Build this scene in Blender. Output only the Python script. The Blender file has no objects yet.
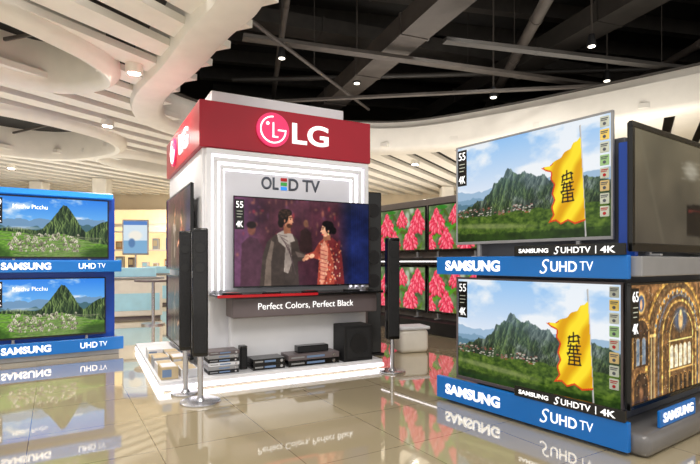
import bpy, bmesh, math, random
import numpy as np
from mathutils import Vector, Matrix
random.seed(4)
SC = bpy.context.scene
COL = SC.collection
try:
    SC.view_settings.view_transform = 'Standard'
except Exception:
    pass

# ------------------------------------------------------------------ materials
def lin(c):
    return tuple(((x/12.92) if x <= 0.04045 else ((x+0.055)/1.055)**2.4) for x in c)
_m = {}
def mat(name, col, rough=0.5, metal=0.0, emit=0.0, var=0.06, nscale=6.0, coat=0.0, spec=0.5):
    if name in _m: return _m[name]
    m = bpy.data.materials.new(name); m.use_nodes = True
    nt = m.node_tree; b = nt.nodes['Principled BSDF']
    c = lin(col)
    tc = nt.nodes.new('ShaderNodeTexCoord'); nz = nt.nodes.new('ShaderNodeTexNoise')
    nz.inputs['Scale'].default_value = nscale; nz.inputs['Detail'].default_value = 3
    nt.links.new(tc.outputs['Object'], nz.inputs['Vector'])
    rp = nt.nodes.new('ShaderNodeValToRGB')
    rp.color_ramp.elements[0].position = 0.3; rp.color_ramp.elements[1].position = 0.7
    rp.color_ramp.elements[0].color = tuple(x*(1-var) for x in c)+(1,)
    rp.color_ramp.elements[1].color = tuple(min(1, x*(1+var)) for x in c)+(1,)
    nt.links.new(nz.outputs['Fac'], rp.inputs['Fac'])
    nt.links.new(rp.outputs['Color'], b.inputs['Base Color'])
    b.inputs['Roughness'].default_value = rough; b.inputs['Metallic'].default_value = metal
    b.inputs['Coat Weight'].default_value = coat; b.inputs['Specular IOR Level'].default_value = spec
    if emit > 0:
        nt.links.new(rp.outputs['Color'], b.inputs['Emission Color'])
        b.inputs['Emission Strength'].default_value = emit
    _m[name] = m; return m

def screen_mat(name, strength):
    m = bpy.data.materials.new(name); m.use_nodes = True
    nt = m.node_tree; b = nt.nodes['Principled BSDF']
    a = nt.nodes.new('ShaderNodeVertexColor'); a.layer_name = 'Col'
    b.inputs['Base Color'].default_value = (0.005, 0.005, 0.006, 1)
    b.inputs['Roughness'].default_value = 0.18; b.inputs['Specular IOR Level'].default_value = 0.2
    nt.links.new(a.outputs['Color'], b.inputs['Emission Color'])
    b.inputs['Emission Strength'].default_value = strength
    return m
SCREEN = screen_mat('screen_picture', 1.0)
WHITE = mat('white_paint', (0.94,0.92,0.88), 0.45)
WHITEC = mat('ceiling_white', (0.93,0.91,0.87), 0.6, var=0.03)
KWHITE = mat('kiosk_white', (0.91,0.91,0.93), 0.3, var=0.02)
PANEL = mat('kiosk_grey_panel', (0.87,0.87,0.91), 0.35, var=0.02)
GLOW = mat('light_strip', (1,0.98,1.0), 0.5, emit=2.4, var=0)
RED = mat('sign_red', (0.62,0.01,0.13), 0.3, emit=0.12, var=0.03)
REDS = mat('red_plastic', (0.75,0.05,0.1), 0.3)
LOGO = mat('logo_pink', (0.90,0.20,0.42), 0.3, emit=0.4, var=0.02)
LET = mat('letter_white', (1,1,1), 0.4, emit=0.85, var=0)
LETD = mat('letter_grey', (0.33,0.35,0.40), 0.4)
BLACK = mat('black_gloss', (0.06,0.06,0.065), 0.18)
BLACKM = mat('black_matt', (0.09,0.09,0.10), 0.6)
GRILL = mat('speaker_cloth', (0.13,0.13,0.14), 0.85, nscale=120, var=0.3)
GREY = mat('grey_tray', (0.42,0.38,0.39), 0.4)
SILVER = mat('brushed_silver', (0.78,0.78,0.8), 0.25, metal=0.9)
LSILV = mat('silver_paint', (0.62,0.62,0.63), 0.35, metal=0.2)
BLUE = mat('banner_blue', (0.05,0.42,0.74), 0.3, emit=0.2, var=0.03)
LBLUE = mat('header_blue', (0.15,0.55,0.92), 0.3, emit=0.45, var=0.03)
DBLUE = mat('panel_blue', (0.05,0.25,0.62), 0.3, emit=0.2, var=0.05)
VOID = mat('void_black', (0.13,0.12,0.11), 0.9, var=0.3)
DUCT = mat('duct_dark', (0.29,0.265,0.245), 0.55, metal=0.1, var=0.2)
DUCT2 = mat('pipe_dark', (0.20,0.185,0.17), 0.5, metal=0.1, var=0.2)
PLEN = mat('plenum_grey', (0.30,0.285,0.27), 0.8)
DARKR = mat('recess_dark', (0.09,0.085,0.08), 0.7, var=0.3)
WARM = mat('warm_light', (1,0.88,0.68), 0.5, emit=0.8, var=0.05)
LAMP = mat('lamp_lens', (1,0.97,0.9), 0.5, emit=4, var=0)
CREAM = mat('wall_cream', (0.92,0.86,0.76), 0.6, var=0.04, nscale=1.5)
CYAN = mat('pale_blue', (0.66,0.84,0.91), 0.4, emit=0.15)
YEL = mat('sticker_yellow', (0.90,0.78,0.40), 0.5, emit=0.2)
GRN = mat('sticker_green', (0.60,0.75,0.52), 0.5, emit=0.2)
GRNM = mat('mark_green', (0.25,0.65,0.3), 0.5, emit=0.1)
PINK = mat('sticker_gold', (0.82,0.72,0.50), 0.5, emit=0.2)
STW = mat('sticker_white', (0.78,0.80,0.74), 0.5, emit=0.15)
BEIGE = mat('carton_beige', (0.78,0.70,0.56), 0.6)
TAN = mat('carton_tan', (0.72,0.55,0.38), 0.6)
PAPER = mat('paper_white', (0.88,0.88,0.9), 0.6)
PAPERB = mat('paper_blue', (0.45,0.55,0.70), 0.5)

# ------------------------------------------------------------------ mesh builder
class MB:
    def __init__(s): s.bm = bmesh.new()
    def _add(s, other, M=None):
        if M is not None: bmesh.ops.transform(other, matrix=M, verts=other.verts)
        me = bpy.data.meshes.new('t'); other.to_mesh(me); other.free()
        s.bm.from_mesh(me); bpy.data.meshes.remove(me)
    def box(s, x0,x1,y0,y1,z0,z1, bev=0.0, seg=2, M=None):
        b = bmesh.new(); bmesh.ops.create_cube(b, size=1)
        for v in b.verts:
            v.co = Vector(((x0+x1)/2+v.co.x*(x1-x0), (y0+y1)/2+v.co.y*(y1-y0), (z0+z1)/2+v.co.z*(z1-z0)))
        if bev > 0: bmesh.ops.bevel(b, geom=b.edges[:], offset=bev, segments=seg, affect='EDGES', profile=0.5)
        s._add(b, M); return s
    def cyl(s, c, r, h, axis='z', seg=32, r2=None, bev=0):
        b = bmesh.new()
        bmesh.ops.create_cone(b, cap_ends=True, segments=seg, radius1=r, radius2=r if r2 is None else r2, depth=h)
        if bev > 0:
            es = [e for e in b.edges if abs(e.verts[0].co.z-e.verts[1].co.z) < 1e-6]
            bmesh.ops.bevel(b, geom=es, offset=bev, segments=2, affect='EDGES', profile=0.5)
        M = Matrix.Translation(c)
        if axis == 'y': M = M @ Matrix.Rotation(math.pi/2, 4, 'X')
        if axis == 'x': M = M @ Matrix.Rotation(math.pi/2, 4, 'Y')
        s._add(b, M); return s
    def beam(s, p0, p1, w, h, round_=False, seg=16):
        p0 = Vector(p0); p1 = Vector(p1); d = p1-p0; L = d.length
        zz = d.normalized(); up = Vector((0,0,1))
        if abs(zz.z) > 0.99: up = Vector((0,1,0))
        xx = zz.cross(up).normalized(); yy = zz.cross(xx).normalized()
        q = Matrix((xx, yy, zz)).transposed().to_4x4()
        b = bmesh.new()
        if round_:
            bmesh.ops.create_cone(b, cap_ends=True, segments=seg, radius1=w, radius2=w, depth=L)
        else:
            bmesh.ops.create_cube(b, size=1)
            for v in b.verts: v.co = Vector((v.co.x*w, v.co.y*h, v.co.z*L))
        s._add(b, Matrix.Translation((p0+p1)/2) @ q); return s
    def sweep(s, path, profile, closed_path=False):
        n = len(path); rings = []
        for i in range(n):
            a = Vector(path[(i-1) % n] if (closed_path or i > 0) else path[i])
            c = Vector(path[(i+1) % n] if (closed_path or i < n-1) else path[i])
            t = (c-a).normalized(); nn = Vector((-t.y, t.x)); p = Vector(path[i])
            rings.append([s.bm.verts.new((p.x+nn.x*o, p.y+nn.y*o, z)) for o, z in profile])
        m = len(profile)
        for i in range(n if closed_path else n-1):
            A = rings[i]; B = rings[(i+1) % n]
            for k in range(m):
                s.bm.faces.new((A[k], A[(k+1) % m], B[(k+1) % m], B[k]))
        if not closed_path:
            s.bm.faces.new(rings[0][::-1]); s.bm.faces.new(rings[-1])
        return s
    def mesh(s, name, m, smooth=False):
        bmesh.ops.recalc_face_normals(s.bm, faces=s.bm.faces[:])
        me = bpy.data.meshes.new(name); s.bm.to_mesh(me); s.bm.free()
        me.materials.append(m)
        if smooth:
            for p in me.polygons: p.use_smooth = True
            try: me.set_sharp_from_angle(angle=math.radians(40))
            except Exception: pass
        return me

def obj(name, data, parent=None, loc=(0,0,0), rz=0.0, label=None, category=None, group=None, kind=None):
    o = bpy.data.objects.new(name, data); COL.objects.link(o)
    o.location = loc; o.rotation_euler = (0,0,rz)
    if parent is not None: o.parent = parent
    if label: o['label'] = label
    if category: o['category'] = category
    if group: o['group'] = group
    if kind: o['kind'] = kind
    return o
def thing(name, label, category, loc, rz=0.0, group=None):
    o = obj(name, None, None, loc, rz, label, category, group); o.empty_display_size = 0.1; return o
def part(parent, name, mb, m, loc=(0,0,0), rz=0.0, smooth=False, label=None):
    me = mb.mesh(name, m, smooth) if isinstance(mb, MB) else mb
    return obj(name, me, parent, loc, rz, label=label)
def struct(name, mb, m, smooth=False):
    return obj(name, mb.mesh(name, m, smooth), kind='structure')

def text_mesh(txt, w, h, m, ext=0.004, bold=0.0, name='lettering', shear=0.0):
    cu = bpy.data.curves.new('txt', 'FONT'); cu.body = txt; cu.size = 1; cu.extrude = 0.0
    cu.offset = bold; cu.align_x = 'LEFT'; cu.resolution_u = 5; cu.shear = shear
    o = bpy.data.objects.new('txt', cu); COL.objects.link(o)
    dg = bpy.context.evaluated_depsgraph_get(); dg.update()
    me = bpy.data.meshes.new_from_object(o.evaluated_get(dg))
    bpy.data.objects.remove(o); bpy.data.curves.remove(cu)
    bm = bmesh.new(); bm.from_mesh(me); bpy.data.meshes.remove(me)
    xs = [v.co.x for v in bm.verts]; ys = [v.co.y for v in bm.verts]
    x0, x1, y0, y1 = min(xs), max(xs), min(ys), max(ys)
    for v in bm.verts:
        v.co = Vector(((v.co.x-(x0+x1)/2)/(x1-x0)*w, 0, (v.co.y-(y0+y1)/2)/(y1-y0)*h))
    r = bmesh.ops.extrude_face_region(bm, geom=bm.faces[:])
    for g in r['geom']:
        if isinstance(g, bmesh.types.BMVert): g.co.y -= ext
    bmesh.ops.recalc_face_normals(bm, faces=bm.faces[:])
    me = bpy.data.meshes.new(name); bm.to_mesh(me); bm.free(); me.materials.append(m)
    return me
def text(parent, txt, cx, y, cz, w, h, m=None, rz=0.0, bold=0.02, ext=0.004, label=None, shear=0.0):
    return part(parent, 'lettering', text_mesh(txt, w, h, m or LET, ext, bold, shear=shear), None, (cx, y, cz), rz, label=label)

# ------------------------------------------------------------------ painting of screen pictures
def vnoise(X, Y, seed):
    L = np.random.RandomState(seed).rand(64, 64)
    xi = np.floor(X).astype(int); yi = np.floor(Y).astype(int)
    fx = X-xi; fy = Y-yi; fx = fx*fx*(3-2*fx); fy = fy*fy*(3-2*fy)
    a = L[yi % 64, xi % 64]; b = L[yi % 64, (xi+1) % 64]; c = L[(yi+1) % 64, xi % 64]; d = L[(yi+1) % 64, (xi+1) % 64]
    return (a*(1-fx)+b*fx)*(1-fy)+(c*(1-fx)+d*fx)*fy
def fbm(X, Y, sc, octs=4, seed=0):
    t = 0; a = 0.5; s = 0
    for o in range(octs):
        t = t+a*vnoise(X*sc*2**o+3.7*o, Y*sc*2**o+9.1*o, seed+o); s += a; a *= 0.55
    return t/s
def ridged(X, Y, sc, octs=5, seed=0):
    t = 0; a = 0.5; s = 0
    for o in range(octs):
        t = t+a*(1-np.abs(2*vnoise(X*sc*2**o+1.3*o, Y*sc*2**o+5.1*o, seed+o)-1)); s += a; a *= 0.6
    return t/s
class Cv:
    def __init__(s, W, H, A=1.75):
        s.W, s.H, s.A = W, H, A
        u = np.linspace(0, 1, W); v = np.linspace(0, 1, H)
        s.U, s.V = np.meshgrid(u, v); s.C = np.zeros((H, W, 3)); s.X = s.U*A
    def put(s, mask, col, al=1.0):
        m = np.clip(mask, 0, 1)*al
        col = np.asarray(col, float)
        if col.ndim == 1: col = col[None, None, :]
        s.C = s.C*(1-m[..., None])+col*m[..., None]
    def ell(s, cx, cy, rx, ry, col, ang=0, al=1.0, soft=0.08):
        dx = (s.U-cx)*s.A; dy = s.V-cy; ca, sa = math.cos(ang), math.sin(ang)
        d = np.sqrt(((dx*ca+dy*sa)/rx)**2+((-dx*sa+dy*ca)/ry)**2)
        s.put((1-d)/soft+0.5, col, al)
    def mask(s, pts):
        ins = np.zeros(s.U.shape, bool); n = len(pts)
        for i in range(n):
            x0, y0 = pts[i]; x1, y1 = pts[(i+1) % n]
            if y0 == y1: continue
            ins ^= ((y0 > s.V) != (y1 > s.V)) & (s.U < (x1-x0)*(s.V-y0)/(y1-y0)+x0)
        return ins
    def poly(s, pts, col, al=1.0):
        s.put(s.mask(pts).astype(float), col, al)
    def line(s, pts, w, col, al=1.0):
        for (x0, y0), (x1, y1) in zip(pts[:-1], pts[1:]):
            ax, ay, bx, by = x0*s.A, y0, x1*s.A, y1
            dx, dy = bx-ax, by-ay; L = dx*dx+dy*dy+1e-9
            t = np.clip(((s.X-ax)*dx+(s.V-ay)*dy)/L, 0, 1)
            d = np.hypot(s.X-ax-t*dx, s.V-ay-t*dy)
            s.put((w/2-d)/0.004+0.5, col, al)
    def blur(s, n=1):
        for _ in range(n):
            P = np.pad(s.C, ((1,1),(1,1),(0,0)), mode='edge')
            s.C = (P[:-2,1:-1]+P[2:,1:-1]+P[1:-1,:-2]+P[1:-1,2:]+2*P[1:-1,1:-1])/6

def st3(r, g, b): return np.clip(np.stack([r+0*g, g, b+0*g], -1), 0, 1)
def relief(c, hgt, k=6.0, dx=-0.8, dy=-0.6):
    gy, gx = np.gradient(hgt); return np.clip(0.5+k*(gx*dx+gy*dy), 0, 1)
def pic_mountain(W=340, H=196):
    c = Cv(W, H); U, V = c.U, c.V
    n = fbm(c.X, V*1.8, 3, 5, 3)
    c.C = st3(0.58+0.34*V/0.6, 0.76+0.17*V/0.6, 0.94+0.03*V)
    c.put(np.clip((n-0.40)*4, 0, 1), (0.95,0.96,0.97), 0.9)
    h = 0.55-0.13*fbm(c.X, V*0+0.3, 4, 4, 9)-0.05*U
    c.put((V-h)*200, (0.62,0.73,0.83))
    h = 0.61-0.13*fbm(c.X, V*0+0.5, 5, 5, 14)
    c.put((V-h)*200, (0.49,0.62,0.72))
    h = 0.66-0.13*fbm(c.X, V*0+0.7, 6, 5, 12)
    c.put((V-h)*200, (0.34,0.48,0.55))
    xs = [0,.06,.12,.17,.21,.26,.29,.325,.36,.385,.41,.43,.46,.50,.54,.58,.62,.66,.72,.78,.85,1]
    ys = [.70,.66,.64,.58,.57,.52,.44,.40,.385,.31,.30,.335,.36,.345,.39,.42,.41,.46,.45,.50,.48,.53]
    h = np.interp(U, xs, ys)+0.06*(fbm(c.X, V*0, 20, 4, 21)-0.5)
    hg = ridged(c.X+0.3*V, V*0.6, 7, 6, 33)
    sh = relief(c, hg, 14.0, -1.0, 0.15); dk = np.clip(hg*1.5-0.35, 0.25, 1.1)
    r = fbm(c.X, V, 34, 3, 44); rock = np.clip((fbm(c.X, V, 9, 4, 55)-0.46)*6+(0.52-V)*3, 0, 1)*0.7
    g = (0.15+0.85*sh)*dk
    gr = st3((0.08+0.40*g*(0.6+0.6*r)), (0.13+0.45*g*(0.65+0.5*r)), (0.09+0.24*g))
    rk = st3(0.16+0.52*g, 0.20+0.51*g, 0.20+0.48*g)
    mc = gr*(1-rock[...,None])+rk*rock[...,None]
    haze = np.clip((0.66-V)*1.1, 0, 0.32)[...,None]
    c.put((V-h)*200, mc*(1-haze)+np.array([0.52,0.66,0.76])*haze)
    f = fbm(c.X, V*1.5, 26, 4, 50)
    hh = 0.72+0.05*fbm(c.X, V*0, 9, 3, 60)-0.04*U
    c.put((V-hh)*120, st3(0.06+0.42*f, 0.16+0.42*f, 0.03+0.18*f))
    c.ell(0.25,0.85,0.5,0.025,(0.62,0.64,0.45),0.05,0.5,0.8)
    rs = np.random.RandomState(5)
    for i in range(110):
        x = rs.rand()*0.55; y = 0.655+rs.rand()*0.085; w = .008+.012*rs.rand()
        c.poly([(x,y),(x+w,y),(x+w,y+.009),(x,y+.010)], [(0.60,0.30,0.24),(0.84,0.80,0.74),(0.55,0.38,0.36),(0.74,0.72,0.68)][i%4], 0.8)
    f2 = fbm(c.X, V*1.2, 14, 4, 70)
    c.put((V-0.88-0.06*f2)*60, st3(0.03+0.20*f2, 0.09+0.25*f2, 0.03+0.07*f2), 0.95)
    c.line([(.838,.05),(.868,.99)], 0.013, (0.80,0.78,0.76))
    c.line([(.835,.05),(.865,.99)], 0.004, (0.5,0.5,0.5))
    fl = [(.84,.14),(.82,.175),(.80,.185),(.785,.23),(.75,.25),(.73,.295),(.69,.315),(.665,.35),(.61,.355),(.64,.39),(.672,.41),(.668,.47),(.69,.52),(.676,.60),(.69,.66),(.672,.72),(.685,.79),(.655,.86),(.70,.845),(.73,.88),(.77,.85),(.81,.885),(.865,.86)]
    ins = c.mask(fl)
    fold = 0.5+0.5*np.sin((U*1.6+V*0.55)*30+4*fbm(c.X, V, 3, 3, 88))
    fd = np.clip(fold*1.3-0.1,0,1)
    c.put(ins.astype(float), st3(0.88+0.12*fd, 0.64+0.25*fd, 0.01+0.16*fd))
    er = ins.copy()
    for _ in range(3): er = er & np.roll(er,1,1) & np.roll(er,-1,0) 
    c.put((ins & ~er & (V > 0.33)).astype(float), (0.85,0.22,0.10), 0.9)
    k = (0.12,0.09,0.05); w = 0.013
    def S_(p): return [(0.768+(x-0.772)*0.66, 0.55+(y-0.555)*0.66) for x, y in p]
    for p in ([(.725,.42),(.80,.38),(.815,.40)],[(.765,.35),(.765,.47)],[(.73,.47),(.81,.45)],[(.735,.40),(.725,.50)],[(.80,.38),(.81,.48)],
              [(.72,.53),(.82,.51)],[(.745,.50),(.735,.60),(.72,.64)],[(.79,.50),(.80,.60)],[(.73,.57),(.81,.56)],[(.765,.52),(.77,.66)],
              [(.715,.62),(.825,.61)],[(.73,.66),(.815,.65)],[(.735,.66),(.73,.76)],[(.812,.65),(.82,.75)],[(.73,.705),(.815,.70)],[(.725,.76),(.825,.75)],[(.772,.66),(.775,.76)]):
        c.line(S_(p), w, k)
    return c.C
def pic_terraces(W=260, H=150):
    c = Cv(W, H); U, V = c.U, c.V
    n = fbm(c.X, V*2, 3, 5, 103)
    c.C = st3(0.18+0.62*V, 0.52+0.46*V, 0.92+0.08*V)
    c.put(np.clip((n-0.50)*5, 0, 1), (0.93,0.95,0.97), 0.9)
    h = 0.46-0.18*fbm(c.X, V*0, 4, 5, 110); c.put((V-h)*150, (0.45,0.60,0.74))
    h = 0.56-0.18*fbm(c.X, V*0+.4, 5, 5, 114); c.put((V-h)*150, (0.27,0.42,0.46))
    xs=[0,.1,.2,.3,.36,.42,.47,.52,.56,.59,.62,.66,.71,.76,.80,.86,.93,1]; ys=[.55,.52,.50,.54,.56,.50,.40,.28,.17,.11,.12,.20,.34,.50,.56,.48,.40,.34]
    h = np.interp(U, xs, ys)+0.035*(fbm(c.X, V*0, 18, 3, 120)-0.5)
    hg = ridged(c.X*1.2, V*0.45, 7, 5, 130)
    sh = relief(c, hg, 12, -1, 0.1)*np.clip(hg*1.4-.2,.3,1)
    c.put((V-h)*150, st3(0.08+0.46*sh, 0.16+0.48*sh, 0.10+0.26*sh))
    c.ell(0.25,0.52,0.25,0.025,(0.9,0.93,0.95),0,0.45,0.9)
    xs=[0,.12,.25,.4,.5,.6,.7,.85,1]; ys=[.56,.58,.60,.66,.62,.60,.66,.74,.78]
    h = np.interp(U, xs, ys)
    f = fbm(c.X, V*2, 26, 3, 150)
    grass = st3(0.24+0.34*f, 0.42+0.36*f, 0.12+0.16*f)
    c.put((V-h)*150, grass)
    rs = np.random.RandomState(12)
    for i in range(26): # terraces
        y = 0.60+i*0.0155; x0 = 0.02+0.3*rs.rand(); x1 = 0.95-0.25*rs.rand()
        c.line([(x0,y+.03*rs.rand()),((x0+x1)/2,y+0.035),(x1,y+.05)],0.006,(0.72,0.70,0.60),.6)
        c.line([(x0,y+.012),((x0+x1)/2,y+0.045),(x1,y+.06)],0.005,(0.14,0.22,0.08),.6)
    for i in range(170): # roofless ruins
        x = 0.12+0.6*rs.rand(); y = 0.60+0.30*rs.rand(); w = .012+.02*rs.rand(); hh = .012+.022*rs.rand()
        c.poly([(x,y),(x+w*.5,y-hh*.8),(x+w,y),(x+w,y+hh),(x,y+hh)], [(0.80,0.77,0.68),(0.62,0.59,0.50),(0.46,0.44,0.37),(0.90,0.87,0.78)][i%4],.85)
        c.poly([(x+w*.35,y+hh*.2),(x+w*.65,y+hh*.2),(x+w*.65,y+hh),(x+w*.35,y+hh)],(0.2,0.2,0.16),.7)
    c.ell(0.02,1.0,0.24,0.16,(0.14,0.28,0.06),0,0.7,0.5)
    c.ell(0.95,1.0,0.34,0.18,(0.12,0.22,0.07),0,0.7,0.5)
    return c.C
def pic_flowers(W=200, H=115):
    c = Cv(W, H); U, V = c.U, c.V
    f = fbm(c.X, V, 6, 4, 203)
    c.C = st3(0.16+0.45*f, 0.24+0.46*f, 0.14+0.34*f)
    rs = np.random.RandomState(8)
    for i in range(34):
        x = rs.rand(); y = rs.rand()
        c.ell(x,y,0.045,0.20,(0.14+0.24*rs.rand(),0.36+0.26*rs.rand(),0.14),ang=rs.rand()*3,soft=.2,al=.9)
    for i in range(6): c.ell(rs.rand(),rs.rand()*.5,.08,.10,(0.85,0.88,0.82),al=.7,soft=.8)
    for (x,y,s) in ((.15,.34,.36),(.84,.30,.36),(.50,.22,.26),(.33,.76,.32),(.68,.72,.36),(.02,.85,.26)):
        for row in range(6):
            yy = y-s*0.60+row*s*0.24; wdt = (0.30,0.62,0.90,1.0,0.88,0.6)[row]
            for k in range(-3,4):
                b = np.array([(0.93,0.24,0.34),(0.98,0.42,0.48),(0.84,0.13,0.25)][(k*2+row+int(x*9))%3])
                ang = k*0.30*wdt+0.12*rs.randn(); px = x+k*s*0.15*wdt/1.75*1.4+.006*rs.randn(); py = yy+abs(k)*s*0.06
                c.ell(px, py, s*0.12, s*0.21, b, ang=-ang, soft=0.3)
                c.ell(px-.004, py-s*.05, s*0.05, s*0.12, np.clip(b+0.25,0,1), ang=-ang, al=0.7, soft=0.7)
                c.ell(px, py+s*.17, s*0.08, s*0.04, b*0.55, ang=-ang, al=0.5, soft=0.8)
    return c.C
def pic_people(W=320, H=188):
    c = Cv(W, H, 1.68); U, V = c.U, c.V
    f = fbm(c.X, V, 4, 4, 303)
    c.C = st3(0.10+0.30*f, 0.05+0.16*f, 0.08+0.18*f)
    c.put(np.clip((0.22-U)*6,0,1), st3(0.24+0.30*f,0.13+0.22*f,0.24+0.26*f), 0.75)
    c.put(np.clip((U-0.74)*10,0,1), st3(0.02+0.07*f,0.05+0.11*f,0.14+0.24*f), 0.9)
    rs = np.random.RandomState(31)
    for i in range(70):
        cc = [(0.95,0.6,0.4),(0.45,0.28,0.42),(0.80,0.22,0.22),(0.7,0.50,0.35)][i%4]
        c.ell(rs.rand()*0.8, rs.rand()*0.75, 0.006+0.014*rs.rand(), 0.010+0.03*rs.rand(), cc, al=0.38, soft=0.8)
    for i in range(9): c.line([(0.86+i*0.018,0),(0.865+i*0.018,1)], 0.012, (0.10,0.17,0.45), 0.45)
    for i in range(10): c.line([(0.02+i*0.075,0),(0.03+i*0.075,.5)], 0.01, (0.4,0.22,0.2), 0.25)
    c.blur(3)
    c.ell(.115,.36,.045,.065,(0.46,0.28,0.23)); c.ell(.115,.31,.055,.04,(0.12,0.08,0.08))
    c.poly([(.04,1),(.05,.52),(.10,.44),(.15,.46),(.19,.55),(.2,1)],(0.28,0.17,0.22))
    c.ell(.50,.27,.03,.045,(0.44,0.29,0.22)); c.poly([(.45,.62),(.46,.36),(.5,.32),(.54,.38),(.55,.62)],(0.18,0.11,0.11))
    c.blur(2)
    c.poly([(.17,1.01),(.19,.66),(.22,.50),(.27,.42),(.33,.37),(.40,.40),(.44,.47),(.455,.60),(.52,.64),(.515,.70),(.44,.72),(.45,1.01)],(0.24,0.20,0.18))
    c.poly([(.20,1.01),(.215,.7),(.25,.48),(.27,.5),(.25,.72),(.25,1.01)],(0.42,0.36,0.32))
    c.poly([(.42,.6),(.455,.62),(.51,.65),(.505,.67),(.44,.67)],(0.40,0.34,0.31))
    c.poly([(.29,.40),(.335,.36),(.40,.40),(.42,.48),(.385,.50),(.40,.72),(.37,.86),(.34,.84),(.35,.56),(.30,.49)],(0.60,0.55,0.51))
    for i in range(9): c.line([(.30+.01*i,.41+.02*i),(.36+.008*i,.43+.055*i)],0.007,(0.30,0.24,0.24))
    for i in range(5): c.line([(.355+.009*i,.52),(.352+.01*i,.84)],0.005,(0.36,0.30,0.28))
    c.poly([(.335,.30),(.385,.30),(.39,.39),(.34,.40)],(0.52,0.33,0.24))
    c.ell(.372,.245,.050,.082,(0.80,0.55,0.42),ang=0.08)
    c.ell(.358,.26,.025,.06,(0.58,0.36,0.27),ang=0.08,al=.5,soft=.6)
    c.ell(.335,.20,.062,.085,(0.09,0.06,0.05)); c.ell(.355,.155,.07,.045,(0.12,0.08,0.06)); c.ell(.318,.27,.035,.06,(0.09,0.06,0.05))
    for i in range(14): c.ell(.305+.012*(i%7)+.005*rs.rand(),.12+.10*rs.rand(),.012,.012,(0.30,0.20,0.15),al=.5,soft=.6)
    c.poly([(.395,.235),(.410,.262),(.395,.27)],(0.84,0.60,0.46))
    c.ell(.387,.225,.008,.006,(0.06,0.04,0.04)); c.line([(.376,.208),(.396,.206)],.008,(0.12,0.07,0.06))
    c.ell(.378,.305,.035,.026,(0.25,0.15,0.11),soft=.4); c.line([(.385,.29),(.398,.288)],.007,(0.6,0.28,0.22))
    c.ell(.345,.25,.010,.018,(0.66,0.43,0.33))
    c.poly([(.585,1.01),(.60,.70),(.56,.68),(.50,.70),(.495,.64),(.56,.60),(.60,.49),(.64,.435),(.70,.43),(.755,.50),(.78,.66),(.80,1.01)],(0.60,0.25,0.20))
    c.poly([(.66,.44),(.70,.43),(.755,.50),(.78,.66),(.80,1.01),(.72,1.01),(.71,.7)],(0.40,0.14,0.15))
    for i in range(130):
        x=.60+.17*rs.rand(); y=.49+.5*rs.rand()
        c.ell(x,y,.008,.011,[(0.95,0.66,0.46),(0.25,0.09,0.12),(0.80,0.33,0.23),(0.88,0.82,0.70)][i%4],al=.7,soft=.5)
    c.poly([(.61,.55),(.64,.46),(.67,.56),(.665,.8),(.63,1.0),(.61,1.0)],(0.88,0.64,0.52),.7)
    for y in (.58,.63,.68,.73,.78,.83,.88,.93): c.line([(.61,y),(.66,y+.02)],.007,(0.52,0.19,0.19))
    c.poly([(.635,.38),(.685,.38),(.69,.46),(.63,.47)],(0.6,0.38,0.28))
    c.ell(.645,.345,.046,.076,(0.90,0.66,0.52),ang=-.08)
    c.ell(.668,.37,.022,.05,(0.68,0.44,0.34),al=.5,soft=.6)
    c.ell(.682,.31,.058,.078,(0.06,0.045,0.05)); c.ell(.66,.268,.06,.04,(0.07,0.05,0.055)); c.ell(.712,.345,.04,.045,(0.06,0.045,0.05))
    c.poly([(.621,.335),(.607,.362),(.622,.368)],(0.92,0.68,0.54))
    c.ell(.63,.327,.008,.006,(0.06,0.04,0.04)); c.line([(.620,.31),(.64,.312)],.007,(0.12,0.07,0.06))
    c.line([(.620,.395),(.634,.397)],.009,(0.75,0.15,0.18)); c.ell(.672,.355,.010,.017,(0.78,0.54,0.42)); c.ell(.672,.39,.007,.012,(0.98,0.9,0.6))
    sk=(0.86,0.62,0.48)
    c.ell(.505,.675,.028,.032,sk,ang=.2); c.ell(.545,.655,.034,.026,(0.93,0.71,0.57),ang=-.3)
    for i in range(4): c.line([(.53-.012*i,.65+.012*i),(.492-.004*i,.665+.013*i)],.009,(0.72,0.48,0.37))
    c.line([(.515,.64),(.53,.665)],.012,(0.94,0.73,0.58))
    c.ell(.485,.70,.02,.02,(0.72,0.50,0.39))
    t = fbm(c.X, V, 22, 3, 350); t2 = fbm(c.X, V, 5, 3, 355)
    c.C = np.clip(c.C*(0.75+0.38*t+0.32*t2)[..., None], 0, 1)
    c.blur(1)
    return c.C
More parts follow.
